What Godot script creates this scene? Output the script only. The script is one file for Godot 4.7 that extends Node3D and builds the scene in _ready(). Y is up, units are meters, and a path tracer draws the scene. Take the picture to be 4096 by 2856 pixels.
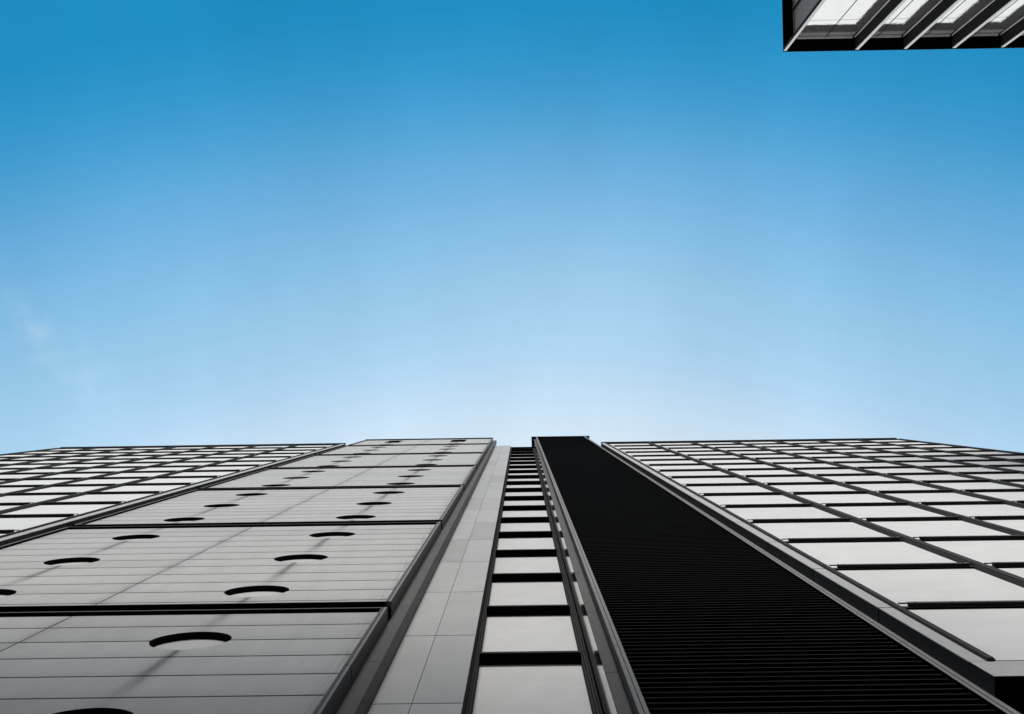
extends Node3D
# Looking almost straight up between office towers.
# Facade runs along x; the camera stands 3 m in front of it; +z is behind the camera.

const EYE := 1.6
const ST := 3.4545            # storey of the porthole block
var M := {}
var box_cache := {}
var rng := RandomNumberGenerator.new()

# ------------------------------------------------------------------ materials
func lin(v) -> Color:
	if v is Array:
		return Color(v[0], v[1], v[2]).linear_to_srgb()
	return Color(v, v, v).linear_to_srgb()

func mat(col, rough := 0.7, metal := 0.0, spec := 0.3) -> StandardMaterial3D:
	var m := StandardMaterial3D.new()
	m.albedo_color = lin(col)
	m.roughness = rough
	m.metallic = metal
	m.metallic_specular = spec
	return m

func noise_img(w: int, h: int, lo: float, hi: float, fx: float, fy: float, seed_: int) -> ImageTexture:
	# seamless multiplier texture (grain, streaks), sampled on a torus
	var n := FastNoiseLite.new()
	n.seed = seed_
	n.noise_type = FastNoiseLite.TYPE_SIMPLEX_SMOOTH
	n.fractal_octaves = 4
	n.frequency = 1.0
	var data := PackedByteArray()
	data.resize(w * h * 3)
	var k := 0
	for j in h:
		var b := TAU * j / h
		for i in w:
			var a := TAU * i / w
			var v := n.get_noise_3d(cos(a) * fx + 3.1 * cos(b) * fy, sin(a) * fx + 11.0, sin(b) * fy * 2.0 + cos(b) * fy)
			var t := clampf(0.5 + 0.9 * v, 0.0, 1.0)
			var c := int(255.0 * pow(lerpf(lo, hi, t), 1.0 / 2.2))
			data[k] = c; data[k + 1] = c; data[k + 2] = c
			k += 3
	return ImageTexture.create_from_image(Image.create_from_data(w, h, false, Image.FORMAT_RGB8, data))

func grain(m: StandardMaterial3D, tex: Texture2D, sx: float, sy: float) -> StandardMaterial3D:
	m.albedo_texture = tex
	m.uv1_triplanar = true
	m.uv1_world_triplanar = true
	m.uv1_scale = Vector3(sx, sy, sx)
	return m

func stain_shade_texture(v_: int) -> ImageTexture:
	# one storey of one porthole bay: run-off below the porthole and along the two bay edges, fine render grain, occlusion painted at plank feet
	var w := 512
	var h := 512
	var n := FastNoiseLite.new(); n.seed = 5 + v_; n.frequency = 0.012; n.fractal_octaves = 4
	var g := FastNoiseLite.new(); g.seed = 9; g.frequency = 0.35
	var st := FastNoiseLite.new(); st.seed = 21 + 7 * v_; st.frequency = 0.09; st.fractal_octaves = 3
	var data := PackedByteArray()
	data.resize(w * h * 3)
	var k := 0
	for j in h:
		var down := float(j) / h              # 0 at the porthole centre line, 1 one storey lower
		for i in w:
			var u := (i + 0.5) / w
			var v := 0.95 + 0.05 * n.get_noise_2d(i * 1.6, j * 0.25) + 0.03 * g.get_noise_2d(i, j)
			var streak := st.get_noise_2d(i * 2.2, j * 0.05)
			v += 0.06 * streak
			v -= 0.07 * smoothstep(0.55, 1.0, fposmod(down * 4.0, 1.0)) * (0.8 + 0.8 * streak)  # lower plank edges darken: dirt together with painted contact shade
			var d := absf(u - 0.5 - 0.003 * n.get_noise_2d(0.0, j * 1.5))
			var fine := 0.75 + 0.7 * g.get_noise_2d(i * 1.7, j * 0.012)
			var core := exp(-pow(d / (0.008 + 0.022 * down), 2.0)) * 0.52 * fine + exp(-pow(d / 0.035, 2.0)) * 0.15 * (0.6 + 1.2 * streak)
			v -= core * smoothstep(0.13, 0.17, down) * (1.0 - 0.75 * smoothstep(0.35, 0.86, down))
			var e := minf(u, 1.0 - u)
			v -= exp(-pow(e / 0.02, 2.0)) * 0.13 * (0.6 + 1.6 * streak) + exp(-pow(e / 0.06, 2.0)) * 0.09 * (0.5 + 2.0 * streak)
			var c := int(255.0 * pow(clampf(v, 0.05, 1.0), 1.0 / 2.2))
			data[k] = c; data[k + 1] = c; data[k + 2] = c
			k += 3
	return ImageTexture.create_from_image(Image.create_from_data(w, h, false, Image.FORMAT_RGB8, data))

func make_materials():
	var speck := noise_img(256, 256, 0.86, 1.0, 4.0, 4.0, 3)
	var streaks := noise_img(256, 256, 0.88, 1.0, 9.0, 1.2, 7)
	var soft := noise_img(256, 256, 0.93, 1.0, 1.6, 1.2, 11)
	M.panel = grain(mat([0.779, 0.770, 0.761], 0.75, 0.0, 0.03), soft, 0.11, 0.07)
	M.panel_b = grain(mat([0.754, 0.745, 0.736], 0.75, 0.0, 0.03), soft, 0.09, 0.08)
	M.mullion = mat([0.072, 0.070, 0.068], 0.7, 0.0, 0.03)
	M.rail = mat([0.041, 0.040, 0.039], 0.7, 0.0, 0.03)
	M.nose = mat([0.155, 0.150, 0.145], 0.6, 0.0, 0.05)
	M.transom = mat([0.205, 0.200, 0.195], 0.7, 0.0, 0.03)
	M.seal = mat(0.004, 0.9, 0.0, 0.03)
	M.edge = grain(mat([0.54, 0.53, 0.52], 0.7, 0.0, 0.03), streaks, 0.6, 0.2)
	M.edge_side_shaded = mat([0.044, 0.042, 0.040], 0.7, 0.0, 0.05)  # darker than the front: shade of the side face put into colour
	M.plank = []
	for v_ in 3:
		var tex := stain_shade_texture(v_)
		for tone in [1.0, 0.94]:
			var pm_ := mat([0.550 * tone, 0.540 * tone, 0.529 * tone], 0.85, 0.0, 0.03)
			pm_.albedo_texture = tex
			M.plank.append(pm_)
	M.tile = []
	for t in [1.0, 0.96, 0.88]:
		M.tile.append(grain(mat([0.485 * t, 0.48 * t, 0.475 * t], 0.8, 0.0, 0.03), soft, 0.25, 0.06))
	M.stile = grain(mat([0.170, 0.165, 0.160], 0.7, 0.0, 0.03), streaks, 0.8, 0.3)
	M.trim = grain(mat([0.298, 0.290, 0.282], 0.7, 0.0, 0.03), streaks, 0.8, 0.3)
	M.return = mat([0.052, 0.049, 0.046], 0.35, 0.0, 0.10)  # side returns: the dark colour carries the shade of sideways faces
	M.channel = grain(mat([0.166, 0.160, 0.154], 0.65, 0.0, 0.03), streaks, 0.9, 0.15)
	M.gloss_wall = grain(mat([0.215, 0.210, 0.205], 0.06, 0.7, 0.5), soft, 0.4, 0.2)
	M.black = mat(0.004, 0.9, 0.0, 0.03)
	M.reveal = mat(0.008, 0.7, 0.0, 0.03)
	M.ring = mat(0.012, 0.7, 0.0, 0.03)
	M.port_pane = mat([0.60, 0.59, 0.58], 0.7, 0.0, 0.03)  # pale matt colour standing in for mirrored sky
	M.pane = grain(mat([0.648, 0.640, 0.632], 0.7, 0.0, 0.03), soft, 0.25, 0.1)  # matt pale tone painted in place of the sky reflection
	M.strip_frame = mat([0.059, 0.058, 0.057], 0.7, 0.0, 0.03)
	M.louvre = mat(0.007, 0.7, 0.0, 0.03)
	M.louvre_lip = mat(0.024, 0.7, 0.0, 0.03)  # paler than the blades: light caught by the nosing put into colour
	M.core = mat([0.243, 0.240, 0.237], 0.9)
	M.roof = mat([0.202, 0.200, 0.198], 0.9)
	M.white = grain(mat([0.86, 0.85, 0.84], 0.6, 0.0, 0.05), soft, 0.5, 0.2)
	M.fin = mat([0.026, 0.026, 0.026], 0.6, 0.0, 0.03)
	M.grille = mat([0.03, 0.03, 0.03], 0.5, 0.0, 0.3)
	M.mirror = grain(mat([0.86, 0.85, 0.84], 0.03, 0.9, 0.5), soft, 0.15, 0.15)
	var ripple := noise_img(256, 256, 0.0, 1.0, 14.0, 0.8, 31).get_image()
	ripple.bump_map_to_normal_map(2.0)
	M.mirror.normal_enabled = true
	M.mirror.normal_texture = ImageTexture.create_from_image(ripple)
	M.mirror.normal_scale = 0.05
	M.side_glass = mat([0.26, 0.25, 0.24], 0.4, 0.0, 0.03)  # grey tone replaces the reflection on the side panes
	M.dark_glass = mat([0.02, 0.02, 0.02], 0.5, 0.0, 0.05)
	M.grey_frame = mat([0.24, 0.235, 0.23], 0.6, 0.0, 0.05)
	M.ground = grain(mat([0.06, 0.06, 0.06], 0.9, 0.0, 0.1), speck, 0.3, 0.3)

# ------------------------------------------------------------------ mesh helpers
func box_mesh(s: Vector3, m: Material) -> BoxMesh:
	var key := "%.4f %.4f %.4f %d" % [s.x, s.y, s.z, m.get_instance_id()]
	if not box_cache.has(key):
		var b := BoxMesh.new()
		b.size = s
		b.material = m
		box_cache[key] = b
	return box_cache[key]

func put(called: String, mesh: Mesh, at: Vector3, parent: Node3D) -> MeshInstance3D:
	# "at" in world coordinates; parents are never turned
	var o := MeshInstance3D.new()
	o.name = called
	o.mesh = mesh
	var base := Vector3.ZERO
	var p: Node = parent
	while p is Node3D and p != self:
		base += (p as Node3D).position
		p = p.get_parent()
	o.position = at - base
	parent.add_child(o, true)
	return o

func box(called: String, x0: float, x1: float, y0: float, y1: float, z0: float, z1: float, m: Material, parent: Node3D) -> MeshInstance3D:
	# y given above the eye
	return put(called, box_mesh(Vector3(absf(x1 - x0), absf(y1 - y0), absf(z1 - z0)), m), Vector3((x0 + x1) / 2, (y0 + y1) / 2 + EYE, (z0 + z1) / 2), parent)

func lay(p: Vector2, w: float, axis: String) -> Vector3:
	if axis == "z": return Vector3(p.x, p.y, w)
	if axis == "x": return Vector3(w, p.y, p.x)
	return Vector3(p.x, w, p.y)

func tri3(st: SurfaceTool, a: Vector3, b: Vector3, c: Vector3, outward: Vector3, uv: Array):
	if (b - a).cross(c - a).dot(outward) > 0.0:
		var t := b; b = c; c = t
	for v: Vector3 in [a, b, c]:
		if uv.size() == 2:
			st.set_uv(Vector2(uv[0] + v.x / 4.28, (uv[1] - v.y) / ST))
		st.add_vertex(v)

func prism(st: SurfaceTool, poly: PackedVector2Array, w0: float, w1: float, axis: String, uv := []):
	# poly in (x,y) pushed along z, (z,y) along x, or (x,z) along y, from w0 to w1
	var tri := Geometry2D.triangulate_polygon(poly)
	var area := 0.0
	for i in poly.size():
		area += poly[i].cross(poly[(i + 1) % poly.size()])
	var ax := (lay(Vector2.ZERO, 1.0, axis) - lay(Vector2.ZERO, 0.0, axis)) * signf(w1 - w0)
	for t in range(0, tri.size(), 3):
		tri3(st, lay(poly[tri[t]], w0, axis), lay(poly[tri[t + 1]], w0, axis), lay(poly[tri[t + 2]], w0, axis), -ax, uv)
		tri3(st, lay(poly[tri[t]], w1, axis), lay(poly[tri[t + 1]], w1, axis), lay(poly[tri[t + 2]], w1, axis), ax, uv)
	for i in poly.size():
		var p := poly[i]
		var q := poly[(i + 1) % poly.size()]
		var out := lay(Vector2(q.y - p.y, p.x - q.x) * signf(area), 0.0, axis)
		tri3(st, lay(p, w0, axis), lay(q, w0, axis), lay(q, w1, axis), out, uv)
		tri3(st, lay(p, w0, axis), lay(q, w1, axis), lay(p, w1, axis), out, uv)

func begin() -> SurfaceTool:
	var st := SurfaceTool.new()
	st.begin(Mesh.PRIMITIVE_TRIANGLES)
	st.set_smooth_group(-1)
	return st

func finish(st: SurfaceTool, m: Material) -> ArrayMesh:
	st.generate_normals()
	var mesh := st.commit()
	mesh.surface_set_material(0, m)
	return mesh

func prism_mesh(poly, w0: float, w1: float, axis: String, m: Material) -> ArrayMesh:
	var st := begin()
	prism(st, PackedVector2Array(poly), w0, w1, axis)
	return finish(st, m)

func add_box(st: SurfaceTool, x0: float, x1: float, y0: float, y1: float, z0: float, z1: float):
	prism(st, PackedVector2Array([Vector2(x0, y0), Vector2(x1, y0), Vector2(x1, y1), Vector2(x0, y1)]), z0, z1, "z")

func thing(called: String, label: String, category: String, at: Vector3, group := "") -> Node3D:
	var o := Node3D.new()
	o.name = called
	o.position = at
	add_child(o, true)
	o.set_meta("label", label)
	o.set_meta("category", category)
	if group:
		o.set_meta("group", group)
	return o

# ------------------------------------------------------------------ grid wings
func rail_mesh(rl: float) -> ArrayMesh:
	var st := begin()
	prism(st, PackedVector2Array([Vector2(0, 0.02), Vector2(0.012, 0.0), Vector2(0.022, 0.018), Vector2(0.034, 0.02), Vector2(0.044, 0.010), Vector2(0.048, 0.010), Vector2(0.048, 0.050), Vector2(0.040, 0.06), Vector2(0, 0.062)]), -rl / 2, rl / 2, "x")
	for i in 5:
		var sx := (i - 2) * rl / 4.4
		add_box(st, sx - 0.012, sx + 0.012, 0.035, 0.05, 0.048, 0.056)
	return finish(st, M.rail)

func wing(t: Node3D, sgn: float, dp: float, k3: float, foot0: float, pitch: float, bays: int, base: float, storey: float, lo: int, hi: int, cap: float, x_in: float, d_back: float, bottom: float, first: float):
	# dp: distance of the edge panels in front of the eye; sgn: +1 runs to the right, -1 to the left
	var pp := dp + 0.028                                   # the light panels lie a little deeper
	var mw := 0.195                                         # mullion width
	# mullion cut: a return, a dark groove and the broad front
	var prof := [Vector2(0, -pp), Vector2(0, -dp + 0.036), Vector2(0.016, -dp + 0.036), Vector2(0.016, -dp), Vector2(0.036, -dp), Vector2(0.036, -dp + 0.046), Vector2(0.167, -dp + 0.046), Vector2(0.171, -dp + 0.034), Vector2(mw, -dp + 0.034), Vector2(mw, -pp)]
	var poly := PackedVector2Array()
	for p in prof:
		poly.append(Vector2(p.x * sgn, p.y + dp))
	var mull := prism_mesh(poly, 0.0, storey - 0.022, "y", M.mullion)
	var slim := PackedVector2Array()
	for p in [Vector2(0, -pp), Vector2(0, -dp + 0.036), Vector2(0.07, -dp + 0.036), Vector2(0.07, -dp + 0.02), Vector2(0.086, -dp + 0.02), Vector2(0.086, -pp)]:
		slim.append(Vector2(p.x * sgn, p.y + dp))
	var slim_mull := prism_mesh(slim, 0.0, storey - 0.03, "y", M.mullion)
	var inner := pitch - mw
	# rail: grey nose with screws, hollow underside darkened in colour for shade, thin lip at the back
	var rail := rail_mesh(inner - 0.165)
	var rail_0 := rail_mesh(pitch - 0.086 - 0.165)
	for b in bays:
		var xa := foot0 + sgn * (b * pitch + (0.086 if b == 0 else mw))
		var xb := foot0 + sgn * (b + 1) * pitch
		for k in range(lo, hi + 1):
			var y := base + k * storey
			if k == lo: y = first
			if k < hi:
				box("panel", xa + sgn * 0.006, xb - sgn * 0.006, y + (0.04 if k == lo else 0.05), base + (k + 1) * storey - 0.035, -pp - 0.03, -pp, M.panel if rng.randf() < 0.6 else M.panel_b, t)
			if k == lo:
				box("seal", xa, xb, y, y + 0.04, -pp - 0.02, -dp - 0.004, M.seal, t)
				continue
			var tr := box("transom", xa, xb, y - 0.015, y + 0.062, -pp - 0.03, -dp, M.transom, t)
			box("seal", xa, xb, y + 0.063, y + 0.085, -pp - 0.028, -dp - 0.006, M.seal, tr)
			box("seal", xa, xb, y - 0.034, y - 0.016, -pp - 0.028, -dp - 0.004, M.seal, tr)
			var rl_ := put("rail", rail_0 if b == 0 else rail, Vector3((xa + xb) / 2 + sgn * 0.0425, y + EYE, -dp), t)
			var half := absf(xb - xa) / 2 - 0.0825
			var mx := (xa + xb) / 2 + sgn * 0.0425
			box("nose", mx - half, mx + half, y + 0.012, y + 0.085, -dp + 0.0482, -dp + 0.0505, M.nose, rl_)
			box("rod", xa, xb, y + 0.036, y + 0.05, -dp + 0.030, -dp + 0.048, M.rail, rl_)
	for b in bays + 1:
		var x := foot0 + sgn * b * pitch
		for k in range(lo, hi):
			var y := base + k * storey
			if k == lo:
				put("mullion", prism_mesh(slim if b == 0 else poly, 0.0, y + storey + 0.07 - first, "y", M.mullion), Vector3(x, first + EYE, -dp), t)
				continue
			put("mullion", slim_mull if b == 0 else mull, Vector3(x, y + 0.09 + EYE, -dp), t)
	# corner strip beside the first mullion: pale front, return with its shade in the colour, one piece a storey
	for k in range(lo, hi + 1):
		var y := base + k * storey
		var y1 := minf(y + storey - 0.035, cap)
		if k == hi and cap - y < 0.1: continue
		if k == lo: y = first + 0.006
		var e := box("edge_panel", foot0 - sgn * 0.004, x_in, y, y1, -dp - 0.012, -dp, M.edge, t)
		box("return_panel", x_in, x_in + sgn * 0.012, y, y1, -dp - 0.0125, -d_back, M.edge_side_shaded, e)
	# pale band under the lowest row, turning the corner
	var xe := foot0 + sgn * (bays * pitch + mw)
	for b in bays:
		var b0 := x_in if b == 0 else foot0 + sgn * (b * pitch + 0.09)
		box("sill_band", b0, foot0 + sgn * ((b + 1) * pitch + 0.08), bottom, first - 0.006, -dp - 0.30, -dp + 0.0005, M.edge, t)
	box("soffit", x_in + sgn * 0.002, xe, bottom - 0.012, bottom - 0.002, -dp - 0.6, -dp - 0.001, M.reveal, t)  # black plate painting the shade under the sill band
	box("return_panel", x_in - sgn * 0.003, x_in - sgn * 0.0005, bottom, first - 0.006, -dp - 0.0005, -d_back, M.edge_side_shaded, t)
	box("return_liner", x_in + sgn * 0.0135, x_in + sgn * 0.02, bottom + 0.05, cap - 0.05, -d_back, -dp - 0.016, M.seal, t)
	# backing, mass and roof edge
	var x_out := foot0 + sgn * (bays * pitch + mw)
	box("backing", x_in + sgn * 0.021, x_out - sgn * 0.01, bottom + 0.05, cap - 0.02, -pp - 0.05, -pp - 0.034, M.seal, t)
	box("core", x_in + sgn * 0.03, x_out - sgn * 0.02, bottom + 0.04, cap - 0.1, -pp - 18.0, -pp - 0.06, M.core, t)
	box("underside", x_in + sgn * 0.05, x_out - sgn * 0.05, bottom + 0.06, bottom + 0.1, -pp - 17.0, -dp - 0.301, M.reveal, t)
	box("roof_edge", x_in, x_out + sgn * 0.06, cap - 0.16, cap, -pp - 18.1, -dp + 0.05, M.rail, t)

# ------------------------------------------------------------------ porthole block
func plank_mesh(w: float, h: float, u0: float, v0: float, kind: int) -> ArrayMesh:
	var st := begin()
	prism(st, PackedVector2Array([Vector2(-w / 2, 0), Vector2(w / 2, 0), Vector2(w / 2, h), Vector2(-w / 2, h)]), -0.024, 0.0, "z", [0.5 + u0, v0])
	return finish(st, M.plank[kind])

func ring_mesh(r0: float, r1: float, z0: float, z1: float, m: Material, low_z := 9.0) -> ArrayMesh:
	var st := begin()
	var n := 40
	var prof := [Vector2(r0, z0), Vector2(r1, z0), Vector2(r1, z1), Vector2(r0, z1)]
	for i in n:
		var a := TAU * i / n
		var b := TAU * (i + 1) / n
		for j in 4:
			var p: Vector2 = prof[j]
			var q: Vector2 = prof[(j + 1) % 4]
			if low_z < z1 and sin((a + b) / 2) < -0.12:
				p.y = minf(p.y, low_z); q.y = minf(q.y, low_z)
			var A := Vector3(cos(a) * p.x, sin(a) * p.x, p.y)
			var B := Vector3(cos(b) * p.x, sin(b) * p.x, p.y)
			var C := Vector3(cos(b) * q.x, sin(b) * q.x, q.y)
			var D := Vector3(cos(a) * q.x, sin(a) * q.x, q.y)
			for v in [A, C, B, A, D, C]:
				st.add_vertex(v)
	return finish(st, m)

func disc_mesh(r: float, m: Material) -> ArrayMesh:
	var st := begin()
	var n := 40
	for i in n:
		var a := TAU * i / n
		var b := TAU * (i + 1) / n
		st.add_vertex(Vector3.ZERO)
		st.add_vertex(Vector3(cos(b) * r, sin(b) * r, 0))
		st.add_vertex(Vector3(cos(a) * r, sin(a) * r, 0))
	return finish(st, m)

func porthole_block():
	var t := thing("porthole_tower", "grey plank clad tower block with round porthole windows, left of the tiled strip", "building", Vector3(-6.3, 0, -10))
	var F := 3.0             # plank face
	var FF := 2.945          # frame face
	var xl := -10.64
	var xr := -1.985
	var xj := -6.307
	var cols := [[-8.462, xl, xj - 0.011], [-4.155, xj + 0.011, xr]]
	var gap := 0.044
	var r := 0.49
	var seg := 3.0 * ST
	var reveal := ring_mesh(r - 0.004, r + 0.012, -0.115, 0.002, M.reveal, -0.026)
	var ringm := ring_mesh(r - 0.022, r + 0.005, -0.087, -0.081, M.ring)
	var disc := disc_mesh(r, M.port_pane)
	var cache := {}
	for j in range(-1, 6):
		var y0 := 15.94 + seg * j
		var y1 := 15.505 + seg * (j + 1)
		var top := j == 5
		if top: y1 = 75.9
		# hole centre lines
		var hc := [17.245 + seg * j, 17.245 + ST + seg * j, 17.245 + 2.0 * ST + seg * j]
		if top: hc = [hc[0]]
		# plank boundaries
		var cuts := [y0 + 0.012]
		var y: float = 17.245 + seg * j - ST / 4.0
		while y < y1 - 0.28:
			cuts.append(y)
			y += ST / 4.0
		cuts.append(y1 - 0.04)
		for c in cols:
			var cx: float = c[0]
			var stain_shade := rng.randi() % 3
			for i in cuts.size() - 1:
				var a: float = cuts[i] + gap / 2
				var b: float = cuts[i + 1] - gap / 2
				var notch := 0
				var kind := stain_shade * 2 + (1 if rng.randf() < 0.35 else 0)
				for q in hc:
					if absf(cuts[i + 1] - q) < 0.01: notch = 1
					if absf(cuts[i] - q) < 0.01: notch = -1
				var slot := top and b > 71.9 and a < 75.0
				var mid: float = (c[1] + c[2]) / 2
				var v0: float = fposmod((hc[0] - a) / ST, 1.0) * ST
				if slot:
					# planks interrupted by the tall top window
					for s in [[c[1], cx - 0.49], [cx + 0.49, c[2]]]:
						var m2: float = (s[0] + s[1]) / 2
						put("plank", plank_mesh(s[1] - s[0], b - a, (m2 - cx) / 4.28, v0, kind), Vector3(m2, a + EYE, -F), t)
					continue
				var w: float = c[2] - c[1]
				var key := "%.3f %.3f %d %.2f %.3f %d" % [w, b - a, notch, v0, mid - cx, kind]
				if not cache.has(key):
					if notch != 0:
						# keep the cut centred on the porthole
						var st_mesh := plank_cut(c[1] - cx, c[2] - cx, b - a, notch, r, v0, kind)
						cache[key] = st_mesh
					else:
						cache[key] = plank_mesh(w, b - a, (mid - cx) / 4.28, v0, kind)
				put("plank", cache[key], Vector3(cx if notch != 0 else mid, a + EYE, -F), t)
			for q in hc:
				var p := put("porthole", reveal, Vector3(cx, q + EYE, -F), t)
				put("frame", ringm, Vector3(cx, q + EYE, -F), p)
				put("pane", disc, Vector3(cx, q + EYE, -F - 0.086), p)
			if top:
				var wdw := box("tall_window", cx - 0.52, cx + 0.52, 71.7, 75.1, -F - 0.14, -F - 0.12, M.reveal, t)
				for s in [-1.0, 1.0]:
					box("jamb", cx + s * 0.49, cx + s * 0.515, 71.95, 75.0, -F - 0.118, -F - 0.001, M.reveal, wdw)
				box("head", cx - 0.49, cx + 0.49, 75.0, 75.03, -F - 0.118, -F - 0.001, M.reveal, wdw)
				box("pane", cx - 0.489, cx + 0.489, 71.9, 74.99, -F - 0.119, -F - 0.112, M.dark_glass, wdw)
		# frame round the segment
		var fl := xl - 0.0
		box("frame_rail", xl - 0.001, xr + 0.001, y1 - 0.044, y1, -FF - 0.004, -FF, M.stile, t)
		box("soffit", xl - 0.001, xr + 0.001, y1 - 0.045, y1 - 0.001, -F - 0.03, -FF - 0.0045, M.black, t)  # black strip standing in for shade under the top rail
		box("soffit", xl - 0.001, xr + 0.001, y0 - 0.004, y0 + 0.010, -3.12, -FF - 0.0045, M.black, t)  # black underside at the segment foot: shade put into the colour
		box("frame_rail", xl - 0.001, xr + 0.001, y0 - 0.003, y0 + 0.03, -FF - 0.004, -FF, M.trim, t)
		# right stile: two strips and a groove, in storey lengths, and its return, shade put into the colour
		for i in 3:
			var sa: float = y0 + i * (y1 - y0) / 3.0 + (0.012 if i > 0 else 0.0)
			var sb: float = y0 + (i + 1) * (y1 - y0) / 3.0 - (0.012 if i < 2 else 0.0)
			box("stile", xr + 0.002, xr + 0.034, sa, sb, -F - 0.03, -FF + 0.001, M.stile, t)
			box("stile", xr + 0.042, -1.907, sa, sb, -F - 0.03, -FF + 0.001, M.trim, t)
			box("return_panel", -1.906, -1.9, sa, sb, -3.18, -FF - 0.001, M.return, t)
			# left stile: two bright lips, then the dark inner return
			box("stile", -10.692, -10.666, sa, sb, -F - 0.03, -FF + 0.001, M.trim, t)
			box("stile", -10.662, -10.644, sa, sb, -F - 0.03, -FF - 0.006, M.trim, t)
			box("inner_return", -10.643, -10.6425 + 0.002, sa, sb, -F - 0.002, -FF - 0.007, M.black, t)
	# black recess behind everything and the open joints
	box("recess", -10.70, -1.908, 4.0, 75.85, -3.16, -3.125, M.black, t)
	for j in range(0, 6):
		var yb := 15.505 + seg * j
		box("shadow_gap", -10.685, -1.93, yb + 0.002, yb + 0.43, -3.12, -3.02, M.black, t)
	# stepped channel on the right: deep pale face in storey lengths, then a second return down to the tiles
	for k in range(-3, 22):
		var ya := 1.0 + 3.46 * k + 1.95
		if ya > 76.0: continue
		var yb2 := minf(ya + 3.445, 77.2)
		box("channel_panel", -1.899, -1.716, ya, yb2, -3.20, -3.18, M.channel, t)
		box("channel_return", -1.7155, -1.71, ya - 0.5, yb2 - (0.5 if yb2 < 77.1 else 0.0), -3.43, -3.181, M.return, t)
	box("core", -10.6, -1.92, -1.5, 75.7, -17.0, -3.17, M.core, t)
	for s in [[xl - 0.05, xj - 0.02], [xj + 0.02, -1.905]]:
		box("roof_edge", s[0], s[1], 75.905, 76.15, -17.0, -FF + 0.02, M.black, t)
	box("channel_core", -1.897, -1.717, 60.0, 77.2, -3.42, -3.201, M.channel, t)
	box("channel_cap", -1.90, -1.70, 77.205, 77.26, -3.45, -3.17, M.return, t)

func plank_cut(x0: float, x1: float, h: float, notch: int, r: float, v0: float, kind: int) -> ArrayMesh:
	var pts := PackedVector2Array()
	var n := 24
	var g := 0.022
	var a0 := asin(g / r)
	if notch == -1:
		pts.append(Vector2(x0, 0))
		for i in n + 1:
			var a := PI - a0 - (PI - 2.0 * a0) * i / n
			pts.append(Vector2(cos(a) * r, sin(a) * r - g))
		pts.append(Vector2(x1, 0)); pts.append(Vector2(x1, h)); pts.append(Vector2(x0, h))
	else:
		pts.append(Vector2(x0, 0)); pts.append(Vector2(x1, 0)); pts.append(Vector2(x1, h))
		for i in n + 1:
			var a := a0 + (PI - 2.0 * a0) * i / n
			pts.append(Vector2(cos(a) * r, h - sin(a) * r + g))
		pts.append(Vector2(x0, h))
	var st := begin()
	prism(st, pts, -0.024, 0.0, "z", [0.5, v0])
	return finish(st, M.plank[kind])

# ------------------------------------------------------------------ tiles and window strip
func link_block():
	var t := thing("stair_tower", "narrow recessed strip of grey tiles and stacked windows between porthole tower and black louvres", "building", Vector3(-0.3, 0, -10))
	var T := 3.43
	for k in range(-4, 18):
		var ya := 12.42 + 3.478 * k
		var yb := minf(ya + 3.448, 74.85)
		if k == 17: yb = 74.85
		for c in [[-1.705, -1.266], [-1.258, -0.69]]:
			var shade := 0
			var q := rng.randf()
			if q > 0.86: shade = 2
			elif q > 0.5: shade = 1
			box("tile", c[0], c[1], ya, yb, -T - 0.03, -T, M.tile[shade], t)
	box("tile_backing", -1.7, -0.7, -1.5, 74.8, -T - 0.06, -T - 0.032, M.seal, t)
	box("tile_edge", -0.689, -0.683, -1.5, 74.85, -T - 0.45, -T - 0.001, M.strip_frame, t)
	# window strip
	var top := 75.85
	for k in range(-5, 18):
		var y := 15.73 + ST * k
		if y > top - 0.05: continue
		var yn := minf(y + ST, top)
		box("window_pane", -0.628, 0.83, y + 0.095, yn - 0.003, -3.85, -3.822, M.pane, t)
		var tr := box("transom", -0.628, 0.805, y + 0.0, y + 0.09, -3.84, -3.662, M.black, t)
		box("lip", -0.628, 0.805, y + 0.001, y + 0.088, -3.6615, -3.655, M.strip_frame, tr)
		# frames either side, one length a storey
		for f in [[-0.727, -0.688, 3.60], [-0.68, -0.652, 3.63], [-0.648, -0.63, 3.66], [0.807, 0.826, 3.70], [0.83, 0.858, 3.66], [0.866, 0.889, 3.655]]:
			box("frame", f[0], f[1], y + 0.02, yn + 0.002, -3.86, -f[2], M.strip_frame, t)
	box("groove", -0.73, -0.63, 0.0, top - 0.1, -3.88, -3.80, M.seal, t)
	box("groove", 0.806, 0.89, 0.0, top - 0.1, -3.88, -3.80, M.seal, t)
	box("head_beam", -0.73, 0.90, top - 0.0, top + 0.35, -4.2, -3.60, M.black, t)
	box("core", -1.69, 0.9, -1.5, 74.7, -16.0, -3.90, M.core, t)

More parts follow.
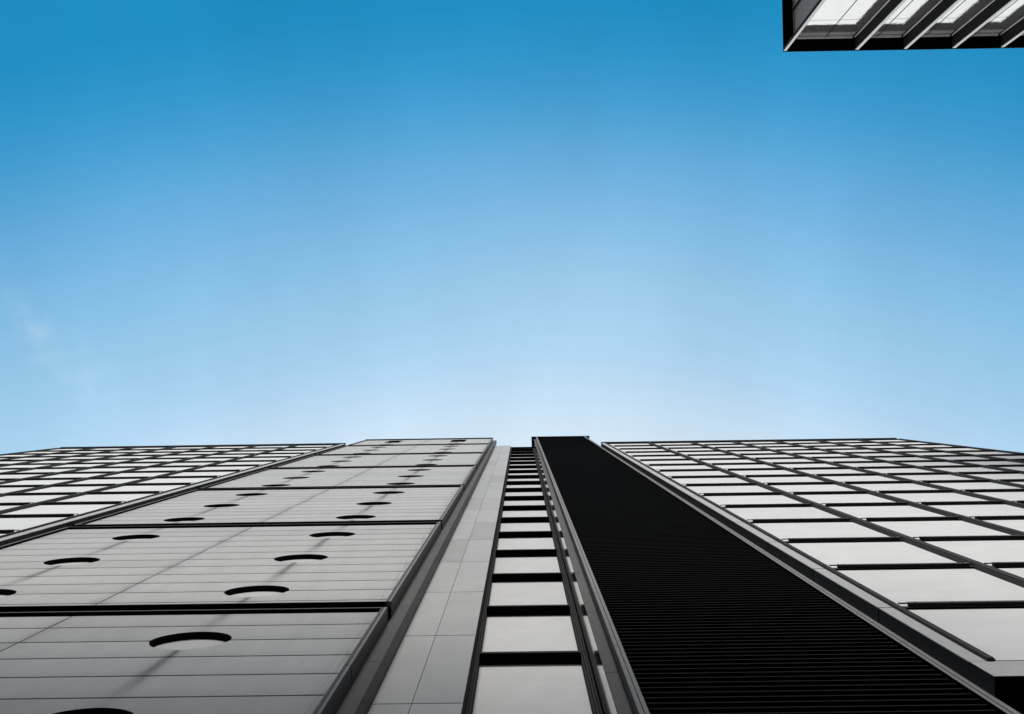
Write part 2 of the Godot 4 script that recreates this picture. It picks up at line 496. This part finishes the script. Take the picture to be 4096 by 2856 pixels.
# ------------------------------------------------------------------ black louvre block
func louvre_block():
	var t := thing("louvre_tower", "tall black louvred tower block with pale edge strips and flat black roof slab", "building", Vector3(2.7, 0, -10))
	var FF := 2.945
	# polished side wall of the window recess, then the stepped channel
	for k in range(-4, 19):
		var y := 11.945 * 1.035 + ST * k
		if y > 75.0: continue
		var yn := minf(y + ST - 0.015, 76.6)
		box("side_wall", 0.903, 0.91, y, yn, -3.75, -3.128, M.gloss_wall, t)
		box("channel_panel", 0.9035, 1.044, y, yn, -3.127, -3.105, M.channel, t)
		box("return_panel", 1.046, 1.052, y, yn, -3.105, -FF - 0.002, M.return, t)
		var ys := y + 0.6
		var ye := minf(ys + ST - 0.015, 76.6)
		box("edge_strip", 1.0535, 1.098, ys, ye, -3.0, -FF, M.trim, t)
		box("edge_strip", 1.108, 1.150, ys, ye, -3.0, -FF - 0.002, M.trim, t)
		box("edge_strip", 4.367, 4.412, ys, ye, -3.0, -FF - 0.002, M.trim, t)
		box("edge_strip", 4.424, 4.482, ys, ye, -3.0, -FF, M.trim, t)
	box("groove", 0.9105, 0.95, 0.0, 76.5, -3.9, -3.127, M.seal, t)
	box("inner_return", 4.366, 4.3665, 0.0, 76.5, -3.11, -FF - 0.003, M.black, t)
	box("groove", 1.056, 1.148, 0.0, 76.5, -3.02, -2.99, M.seal, t)
	box("groove", 4.37, 4.48, 0.0, 76.5, -3.02, -2.99, M.seal, t)
	# slats: black blades with a faint nose, pitch 0.187
	var x0 := 1.152
	var x1 := 4.365
	var pitch := 0.1872
	var st := begin()
	prism(st, PackedVector2Array([Vector2(-0.10, 0.055), Vector2(-0.004, 0.0), Vector2(0.0, 0.0), Vector2(0.0, 0.022), Vector2(-0.10, 0.075)]), x0, x1, "x")
	var slat := finish(st, M.louvre)
	var lip := box_mesh(Vector3(x1 - x0, 0.034, 0.003), M.louvre_lip)
	var y := 8.45
	var n := 0
	var rest := begin()
	while y < 76.55:
		if n < 290:
			var s := put("slat", slat, Vector3(0, y + EYE + rng.randf_range(-0.003, 0.003), -2.99), t)
			put("nose", lip, Vector3((x0 + x1) / 2, y + 0.017 + EYE, -2.988), s)
		else:
			prism(rest, PackedVector2Array([Vector2(-3.09, y + 0.055 + EYE), Vector2(-2.99, y + EYE), Vector2(-2.986, y + EYE), Vector2(-2.986, y + 0.026 + EYE), Vector2(-3.09, y + 0.075 + EYE)]), x0, x1, "x")
		n += 1
		y += pitch
	var far := put("upper_slats", finish(rest, M.louvre_lip), Vector3.ZERO, t)
	far.set_meta("kind", "stuff")
	box("backing", 1.05, 4.48, -1.5, 76.6, -3.16, -3.11, M.black, t)
	box("core", 0.915, 4.48, -1.5, 76.6, -17.0, -3.17, M.core, t)
	box("roof_slab", 0.75, 4.78, 76.7, 77.05, -17.2, -2.93, M.black, t)

# ------------------------------------------------------------------ tower behind the camera
func fin_tower():
	var S := 1.6
	var t := thing("fin_tower", "dark tower with tall white-edged vertical fins and mirror glass under a black roof overhang", "building", Vector3(24, 0, 26))
	var H := 38.53 * S
	var zf := 12.0 * S
	var zg := 12.45 * S
	var xl := 9.48 * S
	var xr := 31.0 * S
	box("roof_slab", xl, xr, H, H + 0.07, zf - 0.02, zf + 22.0, M.black, t)
	box("roof_lip", xl - 0.008, xr, H + 0.005, H + 0.08, zf - 0.03, zf - 0.021, M.fin, t)
	box("roof", xl + 1.2, xr, H + 0.071, H + 0.6, zf + 1.2, zf + 21.5, M.roof, t)
	# front glass
	var lo := 3.0
	var edges := [9.885, 12.05]
	for k in range(1, 11): edges.append(12.05 + 1.708 * k)
	var rows := [H - 0.02]
	var rr := 36.68 * S
	while rr > lo + 3.0:
		rows.push_front(rr)
		rr -= 6.7
	rows.push_front(lo)
	for b in edges.size() - 1:
		var a0: float = edges[b] * S
		var b0: float = edges[b + 1] * S
		var mid := a0 + (b0 - a0) * (0.49 if b == 0 else 0.42)
		for r_ in rows.size() - 1:
			var r0: float = rows[r_]
			var r1: float = rows[r_ + 1]
			for s in [[a0, mid], [mid, b0]]:
				box("glass_pane", s[0] + 0.03, s[1] - 0.03, r0 + 0.025, r1 - 0.025, zg, zg + 0.02, M.mirror, t)
		box("transom", a0 + 0.05, mid - 0.05, H - 0.98, H - 0.46, zg - 0.03, zg - 0.002, M.grey_frame, t)
		box("transom", mid + 0.05, b0 - 0.30, H - 0.98, H - 0.46, zg - 0.03, zg - 0.002, M.grey_frame, t)
		box("head_frame", a0 + 0.10, b0 - 0.22, H - 0.10, H - 0.004, zg - 0.06, zg - 0.002, M.white, t)
	box("glazing_back", 9.95 * S, xr - 0.1, lo, H - 0.01, zg + 0.03, zg + 0.06, M.fin, t)
	# fins
	for k in range(0, 11):
		var x := (12.012 + 1.708 * k) * S
		var f := box("fin", x, x + 0.105 * S, lo, H - 0.005, zf + 0.03, 12.43 * S, M.fin, t)
		var yy := lo
		var i := 0
		while yy < H - 0.1:
			var y2 := minf(yy + 5.1, H - 0.01)
			box("white_edge", x - 0.003, x + 0.105 * S + 0.003, yy, y2 - 0.012, zf, zf + 0.032, M.white, f)
			yy += 5.1
			i += 1
		var st := begin()
		var ry := H - 14.0
		while ry < H - 0.05:
			add_box(st, x + 0.005, x + 0.05, ry + EYE, ry + 0.09 + EYE, 12.432 * S, zg - 0.005)
			ry += 0.18
		box("bead", x - 0.03, x - 0.005, lo, H - 0.01, zg - 0.03, zg - 0.004, M.white, f)
		var g := put("vent_grille", finish(st, M.grille), Vector3.ZERO, t)
		g.set_meta("kind", "stuff")
	# corner post
	var cp := box("corner_post", 9.49 * S, 9.575 * S, lo, H - 0.005, zf + 0.03, 12.15 * S, M.fin, t)
	var yy := lo
	while yy < H - 0.1:
		box("white_edge", 9.489 * S, 9.577 * S, yy, minf(yy + 4.4, H - 0.01) - 0.012, zf, zf + 0.032, M.white, cp)
		yy += 4.4
	box("corner_mullion", 9.86 * S, 9.90 * S, lo, H - 0.005, zg - 0.09, zg - 0.002, M.grey_frame, t)
	# left side: matt grey panes painted in place of reflecting glass, head frame and thin uprights
	var xs := 9.88 * S
	var zz := zg
	for k in range(0, 7):
		var z1 := zz + (1.6 if k == 0 else 2.73)
		for r_ in rows.size() - 1:
			box("side_pane", xs, xs + 0.02, rows[r_] + 0.015, rows[r_ + 1] - 0.015, zz + 0.03, z1 - 0.03, M.side_glass, t)
		box("side_mullion", xs - 0.12, xs - 0.001, lo, H - 0.02, z1 - 0.03, z1 + 0.03, M.fin, t)
		box("head_frame", xs - 0.06, xs - 0.002, H - 0.16, H - 0.004, zz + 0.05, z1 - 0.05, M.grey_frame, t)
		zz = z1
	box("core", 9.9 * S, xr - 0.2, -1.5, H - 0.03, zg + 0.07, zf + 21.5, M.fin, t)
	# unseen block added to shade the lower facades
	var pw := box("added_shade_block", -60.0, 3.0, -1.5, 29.0, 21.5, 39.0, M.core, t)
	for k in 7:
		for c in 15:
			box("window", -58.0 + c * 4.0, -55.6 + c * 4.0, 0.8 + k * 3.9, 2.9 + k * 3.9, 21.46, 21.52, M.dark_glass, pw)  # openings of the added block

# ------------------------------------------------------------------ sky
func sky_image() -> Image:
	var W := 2048
	var H := 1024
	var stops := [[-1.0, Color(0.10, 0.50, 0.72)], [0.20, Color(0.085, 0.52, 0.735)], [0.347, Color(0.125, 0.555, 0.765)], [0.413, Color(0.245, 0.61, 0.815)], [0.480, Color(0.415, 0.685, 0.87)], [0.547, Color(0.55, 0.76, 0.905)], [0.611, Color(0.66, 0.82, 0.935)], [0.664, Color(0.80, 0.89, 0.965)]]
	var ls := []
	for s in stops:
		var c: Color = (s[1] as Color).srgb_to_linear()
		ls.append([s[0], Vector3(c.r, c.g, c.b)])
	ls.append([0.74, Vector3(0.86, 0.93, 0.98)])
	ls.append([0.86, Vector3(1.15, 1.16, 1.15)])
	ls.append([1.0, Vector3(1.9, 1.85, 1.75)])
	var B := Vector3(0.0, 0.643, -0.766)
	var n := FastNoiseLite.new(); n.seed = 4; n.frequency = 1.0; n.fractal_octaves = 5
	var data := PackedFloat32Array()
	data.resize(W * H * 3)
	var k := 0
	var haze_c := Vector3(0.95, 0.95, 0.95)
	var ground_c := Vector3(0.52, 0.71, 0.90)
	for j in H:
		var th := PI * (j + 0.5) / H
		var y := cos(th)
		var sy := sin(th)
		var el := PI / 2 - th
		var hz := pow(clampf(1.0 - el / deg_to_rad(58.0), 0.0, 1.0), 1.2)
		for i in W:
			var ph := TAU * (i + 0.5) / W
			var d := Vector3(sin(ph) * sy, y, -cos(ph) * sy)
			var c := ground_c
			if y > -0.01:
				var s := d.dot(B)
				var q := 0
				while q < ls.size() - 2 and s > ls[q + 1][0]:
					q += 1
				var f := clampf((s - ls[q][0]) / (ls[q + 1][0] - ls[q][0]), 0.0, 1.0)
				var a: Vector3 = ls[q][1]
				var b: Vector3 = ls[q + 1][1]
				c = a.lerp(b, f) if q < 2 or q > ls.size() - 3 else a.cubic_interpolate(b, ls[q - 1][1], ls[q + 2][1], f)
				if hz > 0.0:
					c = c.lerp(Vector3(maxf(haze_c.x, c.x), maxf(haze_c.y, c.y), maxf(haze_c.z, c.z)), hz)
				if y > 0.3:
					# thin high cirrus, one faint streak to the left of the zenith
					var px := d.x / y
					var pz := d.z / y
					var m := Vector2(px + 0.44, pz - 0.06).rotated(0.73)
					var band := exp(-pow(m.y / 0.020, 2.0)) * exp(-pow(m.x / 0.085, 2.0))
					var w := pow(clampf(n.get_noise_2d(px * 30.0 + 2.0, pz * 38.0) * 0.8 + 0.55, 0.0, 1.0), 1.6) * 1.3
					var veil := -0.004 + n.get_noise_2d(px * 4.5 + 7.0, pz * 1.6) * 0.07 + n.get_noise_2d(px * 14.0, pz * 9.0 + 5.0) * 0.02
					var amt := clampf(band * w * 0.14, 0.0, 1.0)
					amt += 0.10 * exp(-(pow(px - 0.06, 2.0) + pow(pz - 0.03, 2.0)) / 0.022)
					c = c.lerp(Vector3(0.82, 0.91, 0.98), amt) * (1.0 + veil)
			data[k] = c.x / 2.5; data[k + 1] = c.y / 2.5; data[k + 2] = c.z / 2.5
			k += 3
	return Image.create_from_data(W, H, false, Image.FORMAT_RGBF, data.to_byte_array())

func _ready():
	rng.seed = 20
	# camera: tipped back two degrees past the zenith
	var cam := Camera3D.new()
	cam.name = "camera"
	cam.transform = Transform3D(Basis(Vector3(0.99986777, 0.00738181, -0.01448987), Vector3(0.01473521, -0.03434243, 0.99930149), Vector3(0.00687903, -0.99938286, -0.03444666)).orthonormalized(), Vector3(0, EYE, 0))
	cam.fov = rad_to_deg(2.0 * atan(1428.0 / 4400.0))
	cam.near = 0.05
	cam.far = 2000.0
	add_child(cam)
	cam.make_current()
	var env := Environment.new()
	env.background_mode = Environment.BG_SKY
	var sky := Sky.new()
	var pm := PanoramaSkyMaterial.new()
	pm.panorama = ImageTexture.create_from_image(sky_image())
	sky.sky_material = pm
	env.sky = sky
	env.tonemap_mode = Environment.TONE_MAPPER_LINEAR
	env.tonemap_exposure = 2.5
	env.sdfgi_enabled = true
	env.ssao_enabled = true
	env.ssil_enabled = true
	var we := WorldEnvironment.new()
	we.name = "world"
	we.environment = env
	add_child(we)
	var sun := DirectionalLight3D.new()
	sun.name = "sun"
	sun.light_energy = 0.37
	sun.light_angular_distance = 20.0
	sun.light_color = Color(1.0, 0.982, 0.955)
	sun.shadow_enabled = true
	add_child(sun)
	sun.look_at_from_position(Vector3(-0.5, 6.0, 9), Vector3.ZERO)
	make_materials()
	# ground
	var g := MeshInstance3D.new()
	g.name = "ground"
	var pl := PlaneMesh.new()
	pl.size = Vector2(1600, 1600)
	pl.material = M.ground
	g.mesh = pl
	add_child(g, true)
	g.set_meta("kind", "structure")
	g.set_meta("label", "dark asphalt ground between the towers")
	# buildings, left to right
	var k_l := 2.84 / 3.0
	var lw := thing("office_building", "pale panelled office wing with dark mullions, at the far left beside the porthole tower", "building", Vector3(-20, 0, -12), "grid fronted office wings")
	wing(lw, -1.0, 2.84, k_l, -10.915, 2.56 * k_l, 7, 28.85 * k_l, 3.42 * k_l, -6, 12, 71.1 * k_l, -10.70, 2.945, 28.85 * k_l - 6.0 * 3.42 * k_l - 0.6, 28.85 * k_l - 6.0 * 3.42 * k_l)
	porthole_block()
	link_block()
	louvre_block()
	var k_r := 2.752 / 3.0
	var rw := thing("office_building", "pale panelled office wing with dark mullions, on the right behind the black louvres", "building", Vector3(12, 0, -12), "grid fronted office wings")
	wing(rw, 1.0, 2.752, k_r, 4.668, 2.495 * k_r, 7, 15.31 * k_r, 3.385 * k_r, -1, 15, 67.3 * k_r, 4.486, 2.95, 10.64, 11.225)
	fin_tower()
